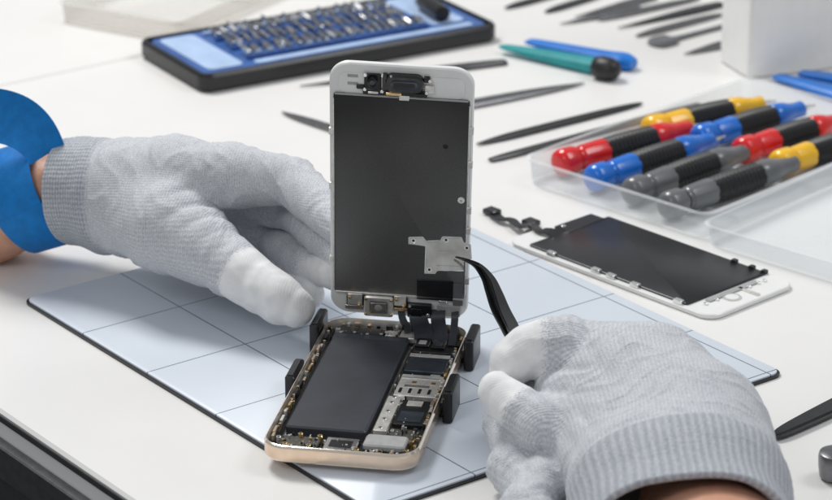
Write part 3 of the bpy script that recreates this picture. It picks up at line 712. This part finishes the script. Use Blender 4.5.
b = Bd(); b.rev([(-.8, .35), (-.7, .55), (-.3, .64), (.2, .62), (.55, .5), (.75, .25)], 'rubber', 22, Matrix.Rotation(math.radians(90), 4, 'Y')); b.done('rubber_foot', M=Matrix.Translation(p) @ Matrix.Rotation(math.radians(-35), 4, 'Z'), ang=60, label='black rounded rubber foot at the end of the pry stick', category='rubber foot')
bar('pry_stick', 'blue plastic opening pick near the white box', 'pry tool', (776, 76), (850, 98), [(0, .5, .1), (.1, .8, .25), (.9, 1.1, .5), (1, .7, .5)], 'bspud', z=.3)
bar('pry_stick', 'short blue plastic pick near the white box', 'pry tool', (800, 73), (860, 83), [(0, .5, .1), (.1, .8, .25), (.9, 1.0, .5), (1, .7, .5)], 'bspud', z=.5)
for i, (a, c) in enumerate((((545, 12), (604, -6)), ((575, 17), (655, -3)), ((598, 20), (700, -2)), ((618, 28), (722, 4)), ((636, 36), (722, 14)), ((684, 54), (735, 42)), ((505, 8), (572, -10)), ((560, 24), (640, 8)))):
    bar('metal_tool', 'slim steel repair tool lying on the white table', 'hand tool', a, c, TW if i % 2 else SP, 'alu' if i % 3 else 'blackm', group='slim steel tools spread on the table')
bar('metal_tool', 'steel tool with round black head', 'hand tool', (652, 45), (724, 26), [(0, .3, .2), (.05, 1.2, .4), (.25, 1.2, .4), (.35, .4, .2), (1, .35, .15)], 'dgrey')
bar('tweezers', 'broad black tweezers at the table edge beside the glove', 'tweezers', (774, 436), (900, 374), [(0, .25, .2), (.1, .6, .3), (.5, .85, .3), (1, .8, .3)], 'blackm', z=.2)
b = Bd(); b.rev([(0.01, .5), (.1, .62), (.5, .68), (.9, .7), (1.05, .66), (1.12, .5), (1.13, .1)], 'alu', 32); b.done('screw_cup', M=Matrix.Translation(P(836, 478)), label='small round dark metal cup standing on the table', category='cup')
WB = frame(P(748, 80), math.radians(21))
t = thing('white_box', 'tall white plastic storage box standing on the table', 'box', WB)
b = Bd(); b.box(0, 16, 0, 3.4, 0.01, 14, 'whitep', e=.12, r=.25); b.done('box_body', t)
b = Bd(); b.box(-.1, 16.1, -.1, 3.5, 14.01, 15, 'whitep', e=.15, r=.3); b.done('lid', t)
# ---------------------------------------------------------------- bit case
BC = frame((-11.0, 21.8, 0), math.radians(31))
bc = thing('bit_case', 'open black case with blue insert for screwdriver bits', 'tool case', BC)
b = Bd(); b.loops(9.1, 3.9, 18.2, 7.8, .7, [(.2, .01), (0, .2), (0, .85), (.12, 1.0), (.3, 1.0), (.38, .6)], 'black', n=6); b.done('case_shell', bc)
b = Bd(); b.loops(9.1, 3.9, 17.3, 6.95, .5, [(0, .61), (0, .85), (.1, .95)], 'casein', n=6)
b.box(.8, 2.9, .8, 6.9, .96, 1.02, 'caselight', e=.03, r=.4); b.box(3.5, 16.9, .6, 1.15, .96, 1.02, 'caselight', e=.03, r=.2); b.box(14.9, 17.0, 1.6, 7.0, .96, 1.03, 'caselight', e=.03, r=.4)
b.done('insert', bc)
b = Bd()
for y in (1.5, 3.3, 5.1): b.box(3.4, 14.6, y, y+.3, .96, 1.2, 'casein', e=.05)
b.box(3.4, 14.6, 6.5, 6.75, .96, 1.1, 'caselight', e=.03); b.done('bit_rail', bc)
protos = []; random.seed(5)
for r in range(3):
    x = 3.6
    while x < 14.4:
        kd = random.choice((0, 0, 0, 1, 2)); ln, rd = ((1.25, .18), (1.0, .24), (1.5, .16))[kd]
        M = BC @ Matrix.Translation((x, 1.55+r*1.8+random.uniform(-.06, .06), 1.26+random.uniform(-.02, .04))) @ Matrix.Rotation(random.uniform(-.12, .12), 4, 'Z') @ Matrix.Rotation(math.radians(-90+random.uniform(4, 14)), 4, 'X') @ Matrix.Rotation(random.random(), 4, 'Z')
        pr = [p_ for p_ in protos if p_[0] == kd]
        if not pr:
            b = Bd(); b.rev([(0, rd*.75), (.04, rd), (ln*.5, rd), (ln*.56, rd*.68), (ln*.66, rd*.68), (ln*.92, rd*.55), (ln, rd*.2)], 'chrome', 6 if kd != 1 else 14)
            o = b.done('screwdriver_bit', M=M, ang=30, label='chrome screwdriver bit lying in the case', category='screwdriver bit', group='bits in the case'); protos.append((kd, o))
        else:
            o = pr[0][1].copy(); COL.objects.link(o); o.matrix_world = M
        x += rd*2+random.uniform(.1, .22)
b = Bd(); b.rev([(0, .3), (.1, .45), (2.5, .5), (3.0, .4), (3.1, .3)], 'black', 20); b.rev([(3.05, .15), (4.6, .15)], 'chrome', 12)
b.done('bit_driver', M=BC @ Matrix.Translation((15.6, 1.7, 1.5)) @ Matrix.Rotation(math.radians(-90), 4, 'X') @ Matrix.Rotation(math.radians(8), 4, 'Y'), label='black bit driver handle resting in the case', category='screwdriver')
pa = P(58, 22); pb = P(176, 44); dd_ = pb-pa
clear_tray('parts_box', 'shallow frosted plastic parts box on the far table', frame(pa, math.atan2(dd_.y, dd_.x)), dd_.length, 16, 1.2, 3, 'frost')
# ---------------------------------------------------------------- camera, light
cam = bpy.data.cameras.new('camera'); co = bpy.data.objects.new('camera', cam); COL.objects.link(co)
co.location = CAM; co.rotation_euler = (math.pi/2-TH, 0, 0)
cam.sensor_width = 36; cam.lens = F/832*36; cam.clip_start = 1; cam.clip_end = 3000
cam.dof.use_dof = True; cam.dof.focus_distance = 110; cam.dof.aperture_fstop = cam.lens/1000/.7
scene.camera = co
w = bpy.data.worlds.new('World'); scene.world = w; w.use_nodes = True
w.node_tree.nodes['Background'].inputs[0].default_value = (.93, .965, 1, 1); w.node_tree.nodes['Background'].inputs[1].default_value = .35
def area(loc, tgt, sx, sy, E, col):
    l = bpy.data.lights.new('softbox', 'AREA'); l.shape = 'RECTANGLE'; l.size = sx; l.size_y = sy; l.color = col
    d = Vector(tgt)-Vector(loc); l.energy = E*math.pi*d.length_squared
    o = bpy.data.objects.new('softbox', l); COL.objects.link(o); o.location = loc; o.rotation_euler = d.to_track_quat('-Z', 'Y').to_euler()
area((-45, 60, 115), (0, -8, 0), 40, 35, 2.2, (1, .985, .96))
area((75, 0, 95), (0, -8, 0), 40, 40, .7, (.97, .985, 1))
area((-60, -90, 90), (0, -8, 0), 40, 40, .45, (1, 1, 1))
scene.view_settings.view_transform = 'Standard'; scene.view_settings.look = 'None'; scene.view_settings.exposure = 0
